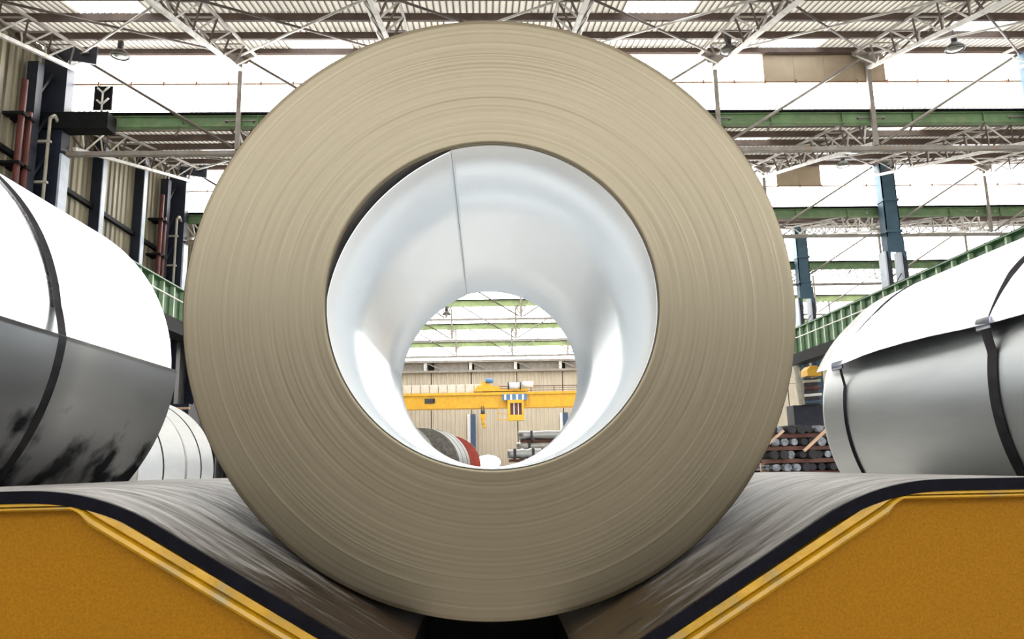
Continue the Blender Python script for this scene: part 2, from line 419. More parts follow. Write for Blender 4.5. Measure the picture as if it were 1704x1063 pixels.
# roofs: corrugated sheets in overlapping rows on purlins
def roof_row(x0, x1, ya, za, yb, zb, pitch, amp, seg=4):
    mb = MB(); mb.val = []; n = int(round((x1 - x0) / pitch)) * seg; b = 0
    for i in range(n + 1):
        x = x0 + (x1 - x0) * i / n; h = amp * math.cos(2 * PI * i / seg)
        mb.val += [max(0, -h / amp)] * 2
        mb.v += [(x, ya, za + h), (x, yb, zb + h)]
    for i in range(n):
        mb.f.append((2 * i, 2 * i + 1, 2 * i + 3, 2 * i + 2)); mb.sm.append(True)
    return mb
NR = 6
for k in range(1, 11):
    y0, y1 = G[k - 1], G[k]; z0, z1 = ZGT, ZR
    cl = setting('ceiling', loc=(0, y0, z0))
    near = k in (4, 5)
    rnd = random.Random(k * 3)
    for r in range(NR):
        a, b = r / NR, (r + 1) / NR
        ya, yb = y0 + (y1 - y0) * a - .12, y0 + (y1 - y0) * b
        za, zb = z0 + (z1 - z0) * a + .10, z0 + (z1 - z0) * b + .05
        # skylight sheets let into the row
        cuts = [XL]
        sky = []
        for q in range(10):
            xs = POSTS[q] + SP * .5
            if (near and (r + q) % 3 == 0) or (not near and (r + q) % 3 == 1): sky.append((xs - .9, xs + .9))
        x = XL
        pitch, amp, seg = (.17, .045, 4) if near else (.40, .05, 4)
        for s0, s1 in sky + [(XR, XR)]:
            if s0 - x > .3: put('roof_sheet', roof_row(x, s0, ya, za, yb, zb, pitch, amp, seg), 'roof' if k < 7 else 'skylight', cl)  # far bays take skylight sheet to imitate the bloomed, overexposed roof
            if s1 > s0: put('skylight_sheet', roof_row(s0, s1, ya, za, yb, zb, pitch, amp, seg), 'skylight', cl)
            x = s1
        yp = y0 + (y1 - y0) * b - .10; zp = z0 + (z1 - z0) * b - .06
        put('purlin', MB().box(XL, XR, yp - .045, yp + .045, zp - .15, zp + .055), 'purlin', cl)
    # wind bracing crosses under the sheets, one per post span
    if 4 <= k <= 6:
        for i in range(10):
            xa, xb = POSTS[i], POSTS[i + 1]; ya, yb = y0 + (y1 - y0) * .42, y1 - .25
            za, zb = z0 + (z1 - z0) * .42 - .26, z1 - .30
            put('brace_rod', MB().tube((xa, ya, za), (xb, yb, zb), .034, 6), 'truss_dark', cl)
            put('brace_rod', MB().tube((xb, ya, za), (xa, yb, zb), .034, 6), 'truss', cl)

# roof glazing, one upright window band at every gutter line
wn = 0
for k in range(1, 11):
    y = G[k]; wn += 1
    w = setting('window_%d' % wn, loc=(0, y, ZGT))
    fine = k in (4, 5)
    pw = SP / 5 if fine else SP
    xs = []; x = POSTS[0] - (.352 if fine else .8)
    me_u = MB().box(-pw / 2 + .004, pw / 2 - .004, -.012, .012, .97, 1.98).mesh('pane', 'glaze')
    me_l = MB().box(-pw / 2 + .004, pw / 2 - .004, -.012, .012, .02, .93).mesh('pane', 'glaze')
    me_b = MB().box(-pw / 2 + .004, pw / 2 - .004, -.03, .012, .97, 1.98).mesh('sheet_panel', 'beige')
    n = int((XR - x) / pw)
    for i in range(n):
        cx = x + pw * (i + .5)
        opaque = (k == 4 and 8.69 < cx < 12.5) or (k == 5 and 12.4 < cx < 14.0)
        if opaque: child('sheet_panel', me_b, w, (cx, 0, 0))
        else: child('pane', me_u, w, (cx, 0, 0))
        child('pane', me_l, w, (cx, 0, 0))
    put('glazing_rail', MB().box(XL, XR, y - .05, y + .03, ZGT + .93, ZGT + .97), 'rust', w)
    put('ridge_rail', MB().box(XL, XR, y - .06, y + .04, ZR - .10, ZR + .02), 'rust', w)
    put('gutter_edge', MB().box(XL, XR, y - .12, y + .06, ZGT - .03, ZGT + .02), 'black', w)
    if fine:                                                           # little clips that hold the panes
        me_c = MB().box(-.02, .02, -.09, 0, -.07, .05).mesh('pane_clip', 'rust')
        for i in range(1, n): child('pane_clip', me_c, w, (x + pw * i, -.02, .95))

# ------------------------------------------------------------------ main coil
D0, CL, R1, R0 = 1.398, 1.292, .558, .3046
CX, CZ = .0178, .2965
coil = thing('steel_coil', 'large steel coil with tan wound face and open bore, cradled in the yellow saddle', 'coil', (CX, D0, CZ - R1))
prof = []
rnd = random.Random(3)
nr = 150
prof.append((R0, CL)); prof.append((R0, .5)); prof.append((R0, .012))
off = 0
for i in range(nr):
    r = R0 + (R1 - R0) * i / (nr - 1)
    off = off * .8 + rnd.uniform(-.00009, .00009)
    if rnd.random() < .06: off += rnd.choice((-.0003, .0003))
    edge = .0014 * max(0, 1 - (R1 - r) / .006) + .0008 * max(0, 1 - (r - R0) / .003)
    prof.append((r, max(-.004, min(.006, off)) + edge))
prof.append((R1, .015)); nface = len(prof)
prof += [(R1, CL - .004)]
for i in range(30):
    prof.append((R1 - (R1 - R0) * i / 29, CL + rnd.uniform(-.002, .002)))
face = MB().lathe(prof[2:], 240, closed=False, c=(CX, D0, CZ))
bore = MB().lathe([(R0, .012), (R0, CL * .5), (R0, CL)], 200, closed=False, c=(CX, D0, CZ))
put('wound_body', face, 'edge', coil, (CX, D0, CZ))
put('outer_wrap', MB().arc_sheet((CX, CZ), lambda t, v: R1 + .0006, -1.2, 2 * PI - 1.22, 240, D0 + .016, D0 + CL - .01, .0012), 'zinc', coil, (CX, D0, CZ))
put('bore', bore, 'coil_dark', coil, (CX, D0, CZ))  # dark colour stands in for the shade behind the inner wrap
# innermost wrap: its free end lies along the bore near the top and it stands off the coil to the upper left
T0, T1 = math.radians(104.5), math.radians(178)
def r_in(t, v):
    g = 0
    if t < T1:
        q = (t - T0) / (T1 - T0); g = .0150 * math.sin(PI * q ** .85) ** .9 * (1 - .25 * v)
    return R0 - .0016 + .0010 * min(1, (t - T0) / (2 * PI)) - g
put('inner_wrap', MB().arc_sheet((CX, CZ), r_in, T0, T0 + math.radians(359.8), 280, D0 + .010, D0 + CL - .002, .0014, 3), 'zinc_bore', coil, (CX, D0, CZ))

# ------------------------------------------------------------------ coils in the next saddles
def disc_profile(Ri, Ro, L, steps=40, seed=1, jit=.002):
    rr = random.Random(seed); p = []
    for i in range(steps): p.append((Ri + (Ro - Ri) * i / (steps - 1), rr.uniform(-jit, jit)))
    p.append((Ro, .01)); p.append((Ro, L - .01))
    for i in range(steps): p.append((Ro - (Ro - Ri) * i / (steps - 1), L + rr.uniform(-jit, jit)))
    return p

# left coil
LX, LZ, LR, LF, LL = -1.695, .345, .601, 2.769, 1.25
LA = math.radians(.6)                                                  # where its last wrap ends
lc = thing('steel_coil', 'bright galvanised coil beside the dark cladded wall, lower wrap end sprung open and oil stained', 'coil', (LX, LF - LL, LZ - LR))
put('wound_body', MB().lathe(disc_profile(.3, LR - .004, LL, 40, 5), 160, c=(LX, LF - LL, LZ)), 'zinc', lc, (LX, LF - LL, LZ))
# the last wrap ends just above mid-height and springs away there
def r_left(t, v):
    e = max(0, 1 - (LA - t) / math.radians(40))
    return LR + .002 + .014 * e ** 2
put('outer_wrap', MB().arc_sheet((LX, LZ), r_left, LA - math.radians(150), LA, 120, LF - LL - .002, LF + .003, .0016, 2), 'zinc_oily', lc, (LX, LF - LL, LZ))
def strap_ring(c, rf, y, w, t0, t1, n=120): return MB().arc_sheet(c, rf, t0, t1, n, y - w / 2, y + w / 2, .0022)
def r_ls(t, v):
    t = (t + PI) % (2 * PI) - PI
    return (r_left(t, 0) if LA - math.radians(150) < t < LA else (LR + .0140 - .0128 * min(1, max(0, t - LA) / .14) if 0 < t < 1 else LR + .0012)) + .001
put('strap', strap_ring((LX, LZ), r_ls, 2.018, .036, -2.4, 3.6, 200), 'strap', lc)

# right coil
RX, RZ, RR, RF, RL = 1.484, .128, .4215, 2.443, 1.12
rc = thing('steel_coil', 'galvanised coil beside the ribbed green girder, loose top wrap lifting over a dark gap', 'coil', (RX, RF - RL, RZ - RR))
put('wound_body', MB().lathe(disc_profile(.28, RR, RL, 40, 6), 160, c=(RX, RF - RL, RZ)), 'zinc_dull', rc, (RX, RF - RL, RZ))
FCX, FCZ, FR = 1.4988, .0417, .498
def r_flap(t, v):
    # polar radius, about the coil axis, of the larger flat arc the loose wrap has sprung to
    dx, dz = RX - FCX, RZ - FCZ; c, s = math.cos(t), math.sin(t)
    b = dx * c + dz * s; q = b * b - (dx * dx + dz * dz - FR * FR)
    r = -b + math.sqrt(max(0, q))
    lift = 1 - .35 * (1 - 4 * (v - .5) ** 2)
    return max(RR + .003, r + .075 * max(0, v - .25) * max(0, .86 - v) * 4 * max(0, (t - 2.0)))
TF1 = math.radians(161.7)
put('loose_wrap', MB().arc_sheet((RX, RZ), r_flap, math.radians(5), TF1, 130, RF - RL - .003, RF + .006, .0016, 10), 'zinc', rc, (RX, RF - RL, RZ))
def r_rs(t, v):
    return (r_flap(t, .1) if t < TF1 - .01 else RR + .001 + max(0, .024 * (1 - (t - TF1) / .12))) + .0025
put('strap', strap_ring((RX, RZ), r_rs, 2.287, .013, .3, 4.3, 160), 'strap', rc)
put('strap', strap_ring((RX, RZ), r_rs, 1.598, .030, .3, 4.3, 160), 'strap', rc)
for y, w in ((2.30, .05), (1.598, .034)):
    put('strap_clip', MB().arc_sheet((RX, RZ), lambda t, v: r_rs(t, v) + .004, TF1 - .035, TF1 + .02, 4, y - w * .7, y + w * .7, .004), 'clip', rc)

# ------------------------------------------------------------------ saddle: yellow front plates, rubber belts, pit
YF = 1.15
SL, SRt = .584, .577
# belt surface lines at the main V (lowered so the coil rests on them)
def zl(x): return -.2275 - SL * (x + .203)
def zr(x): return -.2260 + SRt * (x - .242)
saddle = thing('coil_saddle', 'yellow steel V saddle with rubber belting under the three front coils', 'saddle', (0, YF, FZ))
def smooth_path(pts, rad, n=10):
    out = [pts[0]]
    for a, b, c in zip(pts, pts[1:], pts[2:]):
        a, b, c = Vector(a), Vector(b), Vector(c); p = b + (a - b).normalized() * rad; q = b + (c - b).normalized() * rad
        for i in range(n + 1):
            t = i / n; out.append(tuple(p * (1 - t) ** 2 + b * 2 * t * (1 - t) + q * t * t))
    out.append(pts[-1]); return out
def resample(path, step):
    o = [path[0]]
    for a, b in zip(path, path[1:]):
        L = math.dist(a, b); n = max(1, int(L / step))
        for i in range(1, n + 1): o.append((a[0] + (b[0] - a[0]) * i / n, a[1] + (b[1] - a[1]) * i / n))
    return o
def belt(path, y0, y1, th, ny=10):
    mb = MB(); path = resample(path, .02); n = len(path)
    top, bot = [], []
    for i in range(n):
        a = Vector(path[max(0, i - 1)]); b = Vector(path[min(n - 1, i + 1)]); d = (b - a).normalized(); nn = Vector((-d.y, d.x))
        p = Vector(path[i]); top.append(p); bot.append(p - nn * th)
    for k in range(ny + 1):
        y = y0 + (y1 - y0) * k / ny
        for p in top: mb.v.append((p.x, y, p.y))
        for p in bot: mb.v.append((p.x, y, p.y))
    W2 = 2 * n
    for k in range(ny):
        for i in range(n - 1):
            a = k * W2 + i
            mb.f.append((a, a + 1, a + W2 + 1, a + W2)); mb.sm.append(True)
            a += n
            mb.f.append((a, a + W2, a + W2 + 1, a + 1)); mb.sm.append(True)
        for a in (k * W2, k * W2 + n - 1):
            mb.f.append((a, a + W2, a + W2 + n, a + n)); mb.sm.append(False)
    a = ny * W2
    for i in range(n - 1): mb.f.append((a + i, a + i + 1, a + n + i + 1, a + n + i)); mb.sm.append(False)
    lip = MB()
    for i in range(n - 1):
        lip.hexa([(bot[i].x, y0 - .004, bot[i].y), (bot[i + 1].x, y0 - .004, bot[i + 1].y), (bot[i + 1].x, y0 + .006, bot[i + 1].y), (bot[i].x, y0 + .006, bot[i].y),
                  (top[i].x, y0 - .004, top[i].y), (top[i + 1].x, y0 - .004, top[i + 1].y), (top[i + 1].x, y0 + .006, top[i + 1].y), (top[i].x, y0 + .006, top[i].y)])
    return mb, lip
# left hump: from the left coil's V, over the flat, down into the main V
la = [(-1.60, -.356 + SL * .095 - .006), (-1.122, -.0225), (-.548, -.0215), (-.12, zl(-.12))]
ra = [(.135, zr(.135)), (.570, -.033), (.930, -.034), (1.39, -.356 + SRt * .094 - .006)]
lb = [(-3.2, -.0225), (-2.27, -.0225), (-1.79, -.356 + SL * .095 - .006)]
rb = [(1.58, -.356 + SRt * .096 - .006), (2.05, -.034), (3.0, -.034)]
YB = 2.62
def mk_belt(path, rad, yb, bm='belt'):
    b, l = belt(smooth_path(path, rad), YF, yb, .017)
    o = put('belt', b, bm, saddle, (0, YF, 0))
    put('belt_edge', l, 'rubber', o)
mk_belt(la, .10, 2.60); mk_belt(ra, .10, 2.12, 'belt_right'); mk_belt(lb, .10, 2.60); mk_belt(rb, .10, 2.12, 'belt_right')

# yellow front plates under the belts with a folded rim along the top edge
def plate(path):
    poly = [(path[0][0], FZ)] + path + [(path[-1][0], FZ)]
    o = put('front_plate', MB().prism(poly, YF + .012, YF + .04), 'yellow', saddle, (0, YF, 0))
    outer = path
    def inset(pts, d):
        out = []
        for i in range(len(pts)):
            a = Vector(pts[max(0, i - 1)]); b = Vector(pts[min(len(pts) - 1, i + 1)]); p = Vector(pts[i])
            d1 = (Vector(pts[i]) - a).normalized() if i else (b - p).normalized()
            d2 = (b - p).normalized() if i < len(pts) - 1 else d1
            nn = Vector((-(d1 + d2).y, (d1 + d2).x)).normalized(); k = d / max(.5, nn.dot(Vector((-d1.y, d1.x))))
            out.append(tuple(p - nn * k))
        return out
    rim = MB()
    # cross-section of the rim, as (inset, y): top flange front, shallow groove, raised bead, back to the face
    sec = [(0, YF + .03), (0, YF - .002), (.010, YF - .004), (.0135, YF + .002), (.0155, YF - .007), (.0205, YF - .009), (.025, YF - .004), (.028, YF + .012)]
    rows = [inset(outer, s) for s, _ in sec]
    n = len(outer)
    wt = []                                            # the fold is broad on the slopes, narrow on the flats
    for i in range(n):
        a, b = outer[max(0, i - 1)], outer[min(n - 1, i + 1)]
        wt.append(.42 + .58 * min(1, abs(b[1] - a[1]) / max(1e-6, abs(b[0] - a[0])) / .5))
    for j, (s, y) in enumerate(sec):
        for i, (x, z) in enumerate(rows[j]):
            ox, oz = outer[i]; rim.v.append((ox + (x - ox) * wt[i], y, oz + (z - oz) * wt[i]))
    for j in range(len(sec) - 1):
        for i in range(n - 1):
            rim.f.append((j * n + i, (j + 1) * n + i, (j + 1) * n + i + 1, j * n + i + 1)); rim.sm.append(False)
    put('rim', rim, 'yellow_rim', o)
pl = smooth_path([(-1.64, -.365), (-1.135, -.0400), (-.560, -.0385), (-.14, zl(-.14) - .021)], .02, 4)
pr = smooth_path([(.155, zr(.155) - .021), (.585, -.0500), (.94, -.0505), (1.43, -.365)], .02, 4)
pll = smooth_path([(-3.2, -.040), (-2.255, -.040), (-1.74, -.365)], .02, 4)
prr = smooth_path([(1.53, -.365), (2.06, -.0505), (3.0, -.0505)], .02, 4)
for path in (pl, pr, pll, prr): plate(path)
# body behind the plates and the dark pit between the belts
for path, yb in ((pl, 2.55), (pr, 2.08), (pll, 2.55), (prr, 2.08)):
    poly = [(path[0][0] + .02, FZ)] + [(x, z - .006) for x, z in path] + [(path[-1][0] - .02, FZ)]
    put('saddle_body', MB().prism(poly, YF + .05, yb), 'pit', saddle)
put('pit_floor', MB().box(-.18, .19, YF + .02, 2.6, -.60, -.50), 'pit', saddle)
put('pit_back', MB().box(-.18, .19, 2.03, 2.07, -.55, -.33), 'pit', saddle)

# ------------------------------------------------------------------ roof steelwork
def rafter(k):
    """lattice truss under one roof slope: two top chords, one bottom chord, zigzag webs"""
    y0, y1 = G[k - 1], G[k] - .1; H = .42
    def zt(y): return ZGT + (ZR - ZGT) * (y - G[k - 1]) / (G[k] - G[k - 1]) - .20
    def zb(y): return 9.35 + (11.78 - 9.35) * (y - G[k - 1]) / (G[k] - G[k - 1])
    root = thing('roof_truss', '', 'truss', (0, y0, ZB), 'lattice roof trusses')
    det = k in (4, 5)
    put('bottom_chord', MB().bar((0, y0, zb(y0)), (0, y1, zb(y1)), .10, .10), 'truss', root)
    for s in (-1, 1):
        put('top_chord', MB().bar((s * H, y0, zt(y0)), (s * H, y1, zt(y1)), .07, .07), 'chord', root)
    n = 8; bars = MB(); dy = (y1 - y0) / n
    for i in range(n):
        ya = y0 + dy * (i + .5)
        for s in (-1, 1):
            for yb_, m in ((y0 + dy * (i + 1), 'truss'), (y0 + dy * i, 'truss_dark')):  # lit bars painted white, shaded bars painted dark
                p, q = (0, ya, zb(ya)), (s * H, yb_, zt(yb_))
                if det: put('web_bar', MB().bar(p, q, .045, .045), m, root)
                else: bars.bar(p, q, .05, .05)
    for i in range(n + 1):
        yb_ = y0 + dy * i
        if det: put('tie_bar', MB().bar((-H, yb_, zt(yb_)), (H, yb_, zt(yb_)), .04, .04), 'chord', root)
    if not det:
        o = put('lattice', bars, 'truss', root)
    return root
for k in range(4, 11):
    t = rafter(k); first = True
    for i in range(len(POSTS) - 1):
        where = 'against the cladded wall' if i == 0 else ('on the blue column line' if i == 6 else '%s from the cladded wall' % (ORD[i]))
        lab = 'white lattice roof truss, %s, meeting the %s glazing band' % (where, BAYNAME[k])
        if first: t.location.x = POSTS[i]; t['label'] = lab; first = False
        else: copy_tree(t, None, lab, (POSTS[i], t.location.y, t.location.z))

for k in range(4, 10):
    y = G[k] - .12
    g = thing('lattice_girder', 'deep pale girder with slender posts and diagonal rods before the %s glazing band' % BAYNAME[k], 'girder', (0, y, ZB), 'glazing girders')
    put('bottom_chord', MB().box(XL, XR, y - .10, y + .06, ZB - .04, ZB + .08), 'chord', g)
    put('top_chord', MB().box(XL, XR, y - .06, y + .03, ZR - .19, ZR - .12), 'purlin', g)
    for i, x in enumerate(POSTS):
        if i in (0, 6): continue
        put('post', MB().box(x - .065, x + .065, y - .08, y + .02, ZB + .12, ZR - .26), 'chord', g)
        put('gusset_plate', MB().prism([(x - .5, ZR - .2), (x + .5, ZR - .2), (x + .2, ZR - .55), (x - .2, ZR - .55)], y - .10, y - .085), 'chord', g)
    for i in range(10):
        a, b = POSTS[i], POSTS[i + 1]
        if i < 3: p, q = (a + .1, ZR - .35), (b - .1, ZB + .15)
        elif i >= 6: p, q = (b - .1, ZR - .35), (a + .1, ZB + .15)
        else: p, q = (b - .1, ZR - .35), (a + .1, ZB + .15)
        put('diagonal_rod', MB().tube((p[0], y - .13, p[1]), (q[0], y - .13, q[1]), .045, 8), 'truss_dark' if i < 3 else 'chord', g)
    gb = thing('gutter_beam', 'green painted gutter beam below the %s glazing band past the coil' % BAYNAME[k], 'beam', (0, G[k], ZG), 'green gutter beams')
    y2 = G[k] + .05; GM = 'green' if k < 7 else 'green_hazed'
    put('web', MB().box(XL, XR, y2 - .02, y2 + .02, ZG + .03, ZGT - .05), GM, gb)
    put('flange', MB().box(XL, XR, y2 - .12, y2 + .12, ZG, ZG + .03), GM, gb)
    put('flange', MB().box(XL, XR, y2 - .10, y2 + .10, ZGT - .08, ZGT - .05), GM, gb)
    for i in range(21):
        x = -11 + i * 2.2
        if k <= 5: put('stiffener', MB().box(x - .012, x + .012, y2 - .11, y2 - .02, ZG + .03, ZGT - .08), GM, gb)
        put('bracket', MB().bar((x, y2 - .1, ZG), (x - .18, y2 - .1, ZG - .28), .05, .05), 'truss_dark', gb)

# ------------------------------------------------------------------ columns
def column_right(k):
    y = G[k] - .25
    c = thing('steel_column', 'blue two-legged steel column rising to the %s glazing band' % BAYNAME[k], 'column', (COLX, y, FZ), 'blue crane columns')
    put('shaft', MB().box(COLX - .30, COLX + .30, y - .40, y - .36, 8.3, ZR - .3).box(COLX - .30, COLX - .26, y - .40, y + .1, 8.3, ZR - .3).box(COLX + .26, COLX + .30, y - .40, y + .1, 8.3, ZR - .3), 'blue', c)
    for z in (9.15, 10.5): put('stiffener_band', MB().box(COLX - .34, COLX + .34, y - .46, y + .1, z - .05, z + .05), 'blue', c)
    put('gusset_plate', MB().prism([(COLX - .36, 8.9), (COLX + .36, 8.9), (COLX + .36, 7.9), (COLX + .22, 8.25), (COLX - .22, 8.25), (COLX - .36, 7.9)], y - .44, y - .38), 'blue', c)
    for s in (-1, 1):
        l = put('leg', MB().box(COLX + s * .33 - .10, COLX + s * .33 + .10, y - .40, y + .1, FZ, 8.3), 'navy', c)
        put('leg_flange', MB().box(COLX + s * .33 - .16, COLX + s * .33 - .10, y - .42, y + .12, FZ, 8.3), 'blue_lit', l)
    for s in (-1, 1): put('leg_base', MB().box(COLX + s * .33 - .17, COLX + s * .33 + .12, y - .44, y + .13, FZ, 5.2), 'blue', c)
    for i in range(7):
        z = 1 + i * .95
        put('lacing_bar', MB().bar((COLX - .3, y - .3, z), (COLX + .3, y - .3, z + .95 * (1 if i % 2 else .9)), .05, .03), 'blue', c)
for k in (4, 5, 6, 7, 8): column_right(k)
def column_left(k):
    y = G[k]; x = -12.3
    c = thing('steel_column', 'wall column, shaded navy with a lit pale inner flange, ending at the %s glazing band' % BAYNAME[k], 'column', (x, y, FZ), 'navy wall columns')
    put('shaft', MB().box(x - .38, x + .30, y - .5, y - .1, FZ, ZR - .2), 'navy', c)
    put('inner_flange', MB().box(x + .30, x + .36, y - .52, y - .08, 5.4, 9.0), 'blue_lit', c)
    put('outer_shaft', MB().box(x - .40, x - .1, y - 1.25, y - .95, FZ, ZR - 1), 'navy', c)
    for i in range(9):
        z = .5 + i * 1.25
        put('lacing_bar', MB().bar((x - .2, y - 1.0, z), (x - .1, y - .4, z + 1.1), .06, .06), 'navy', c)
    if k == 4: put('bearing_box', MB().box(x - .3, x + 1.62, y - .62, y - .1, 9.72, 10.22), 'black', c)
    put('bracket', MB().prism([(x + .2, 6.9), (x + 1.1, 6.9), (x + 1.1, 6.5), (x + .3, 5.9)], y - .45, y - .15), 'navy', c)
    put('knee_plate', MB().prism([(x + .3, ZR - .15), (x + 1.1, ZR - .15), (x + 1.1, ZR - .7), (x + .3, ZR - .55)], y - .5, y - .44), 'navy', c)
for k in (4, 5, 6, 7, 8): column_left(k)

# pipes that run up the side wall in front of each column
for k, ys in ((4, (20.22, 20.57)), (5, (29.45, 29.80)), (6, (38.7,))):
    for j, y in enumerate(ys):
        p = thing('riser_pipe', '%s red riser pipe before the navy column of the %s glazing band' % (ORD[j], BAYNAME[k]), 'pipe', (XL + .5, y, FZ), 'red riser pipes')
        put('pipe', MB().tube((XL + .5, y, FZ), (XL + .5, y, 10.6 - .8 * j), .085, 12), 'pipe_red', p)
        for z in (3, 5.6, 8.2, 9.6): put('clamp', MB().box(XL + .05, XL + .62, y - .12, y + .12, z - .04, z + .04), 'black', p)
    y = ys[-1] + .55
    p = thing('riser_pipe', 'slim pale hooked conduit by the navy column of the %s glazing band' % BAYNAME[k], 'pipe', (XL + .75, y, FZ), 'pale conduits')
    mb = MB().tube((XL + .75, y, FZ), (XL + .75, y, 9.9), .045, 10)
    put('pipe', mb, 'pipe_pale', p)
    put('hooked_top', MB().tube((XL + .75, y, 9.9), (XL + .78, y + .16, 10.05), .05, 10).tube((XL + .78, y + .16, 10.05), (XL + .8, y + .32, 9.9), .05, 10), 'pipe_pale', p)
    for z in (6.6, 8.0, 9.2): put('clamp', MB().box(XL + .05, XL + .83, y - .05, y + .05, z - .03, z + .03), 'pipe_pale', p)

# dark board with a forked conduit next to the first navy column
p = thing('switch_board', 'black board carrying a white forked conduit beside the first navy column', 'board', (-11.0, 21.7, ZGT))
put('board', MB().box(-11.27, -10.75, 21.66, 21.72, 10.42, 11.15), 'black', p)
fk = MB().tube((-11.0, 21.62, 10.35), (-11.0, 21.62, 10.95), .03, 8)
for z in (10.55, 10.92):
    fk.tube((-11.0, 21.62, z), (-10.82, 21.62, z + .2), .03, 8).tube((-11.0, 21.62, z), (-11.16, 21.62, z + .14), .03, 8)
put('forked_conduit', fk, 'white', p)

# ------------------------------------------------------------------ crane runway girders
def runway(x, z0, z1, label, walk):
    g = thing('crane_girder', label, 'girder', (x, G[3], z0))
    ya, yb = 13.0, YE - .6
    s = -1 if x > 0 else 1
    put('web', MB().box(x - .02, x + .02, ya, yb, z0, z1), 'green_girder', g)
    put('top_flange', MB().box(x - .24, x + .24, ya, yb, z1, z1 + .05), 'green_girder', g)
    put('bottom_flange', MB().box(x - .2, x + .2, ya, yb, z0 - .04, z0), 'green_girder', g)
    put('rail', MB().box(x - .05, x + .05, ya, yb, z1 + .05, z1 + .15), 'black', g)
    put('walk_rail', MB().box(x + s * .17, x + s * .21, ya, yb, z0 + .62 * (z1 - z0), z0 + .62 * (z1 - z0) + .04), 'white', g)
    me = MB().box(-.02, .02, -.045, .045, 0, z1 - z0).mesh('stiffener', 'green_lit')
    me2 = MB().box(-.075, .075, -.05, .05, 0, z1 - z0).mesh('stiffener', 'green_lit')
    y = ya + .3
    while y < yb - .3:
        child('stiffener', me2, g, (s * .095, y - G[3], 0)); y += .95
    put('soffit', MB().box(x - .35, x + .35, ya, yb, z0 - .55, z0 - .04), 'black', g)
    return g
runway(16.3, 5.36, 6.60, 'ribbed green crane girder running past the blue columns above the galvanised coil', 1)
runway(-11.5, 5.52, 6.70, 'ribbed green crane girder along the cladded side wall between two coils', 1)

# ------------------------------------------------------------------ overhead crane by the end wall
YC = 65.0
cr = thing('overhead_crane', 'yellow overhead travelling crane seen through the bore before the beige end wall', 'crane', (0, YC, 4.7))
put('bridge_girder', MB().box(-11.05, 15.85, YC - .3, YC + .3, 4.75, 5.72), 'crane', cr)
put('top_flange', MB().box(-11.05, 15.85, YC - .45, YC + .45, 5.72, 5.92), 'crane', cr)
put('bottom_flange', MB().box(-11.05, 15.85, YC - .38, YC + .38, 4.66, 4.75), 'crane', cr)
for s in (-11.5, 16.3): put('end_carriage', MB().box(s - .3, s + .3, YC - 1.2, YC + 3.2, 6.87 if s < 0 else 6.77, 7.2), 'crane', cr)
me = MB().box(-.05, .05, -.06, 0, 4.75 - 4.7, 5.72 - 4.7).mesh('stiffener', 'crane')
for i in range(20): child('stiffener', me, cr, (-10.8 + i * 1.32, -.3, 0))
put('nameplate', MB().box(-4.95, -4.1, YC - .36, YC - .3, 5.1, 5.5), 'crane_dark', cr)
put('bridge_girder', MB().box(-11.05, 15.85, YC + 2.0, YC + 2.5, 4.75, 5.72), 'crane', cr)
for i in range(9):
    x = -6.75 + i * .74
    o = put('cabinet', MB().box(x, x + .66, YC - .1, YC + .5, 5.92, 6.66), 'cab_panel', cr)
    put('cabinet_door', MB().box(x + .07, x + .59, YC - .13, YC - .1, 6.0, 6.58), 'cab_panel', o)
put('walkway_rail', MB().box(-11, 15, YC + 2.6, YC + 2.65, 6.65, 6.72).box(-11, 15, YC + 2.6, YC + 2.65, 6.3, 6.34), 'pipe_red', cr)
for x in range(-10, 15, 2): put('rail_post', MB().box(x - .03, x + .03, YC + 2.6, YC + 2.65, 5.7, 6.7), 'pipe_red', cr)
tr = put('trolley', MB().box(-.9, 3.6, YC - .3, YC + 2.4, 6.02, 6.2).box(-.3, .5, YC - .2, YC + .8, 6.2, 6.85).prism([(-.8, 6.2), (1.3, 6.2), (1.1, 6.45), (-.6, 6.5)], YC - .3, YC + .2), 'crane', cr)
put('hoist_drum', MB().tube((2.0, YC - .25, 6.45), (2.9, YC - .25, 6.45), .27, 16), 'white', tr)
put('hoist_drum', MB().tube((3.1, YC - .25, 6.55), (4.0, YC - .25, 6.55), .25, 16), 'white', tr)
put('hoist_motor', MB().tube((.1, YC - .2, 6.9), (.7, YC - .2, 6.9), .2, 12), 'sky_blue', tr)
put('hoist_drum_flange', MB().tube((2.9, YC - .25, 6.45), (3.0, YC - .25, 6.45), .34, 16).tube((1.9, YC - .25, 6.45), (2.0, YC - .25, 6.45), .34, 16), 'crane_dark', tr)
put('cable_box', MB().box(1.45, 3.45, YC - .75, YC - .45, 5.22, 5.72), 'sky_blue', cr)
for i in range(4): put('cable_loop', MB().box(1.6 + i * .48, 1.75 + i * .48, YC - .8, YC - .75, 5.25, 5.68), 'white', cr)
cab = put('operator_cab', MB().box(1.85, 3.15, YC - 1.2, YC - .2, 4.95, 5.22).box(1.85, 3.15, YC - 1.2, YC - .2, 3.55, 4.0)
          .box(1.85, 2.05, YC - 1.2, YC - .2, 4.0, 4.95).box(2.98, 3.15, YC - 1.2, YC - .2, 4.0, 4.95), 'crane', cr)
put('cab_window', MB().box(2.05, 2.98, YC - 1.0, YC - .95, 4.0, 4.95), 'pipe_red', cab)
put('window_bar', MB().box(2.32, 2.40, YC - 1.05, YC - 1.0, 4.0, 4.95).box(2.68, 2.75, YC - 1.05, YC - 1.0, 4.0, 4.95), 'white', cab)
put('cab_ladder', MB().box(1.0, 1.85, YC - .8, YC - .75, 3.6, 3.68).box(1.0, 1.06, YC - .8, YC - .75, 3.6, 4.7).box(1.0, 1.85, YC - .8, YC - .75, 4.1, 4.15), 'crane', cab)
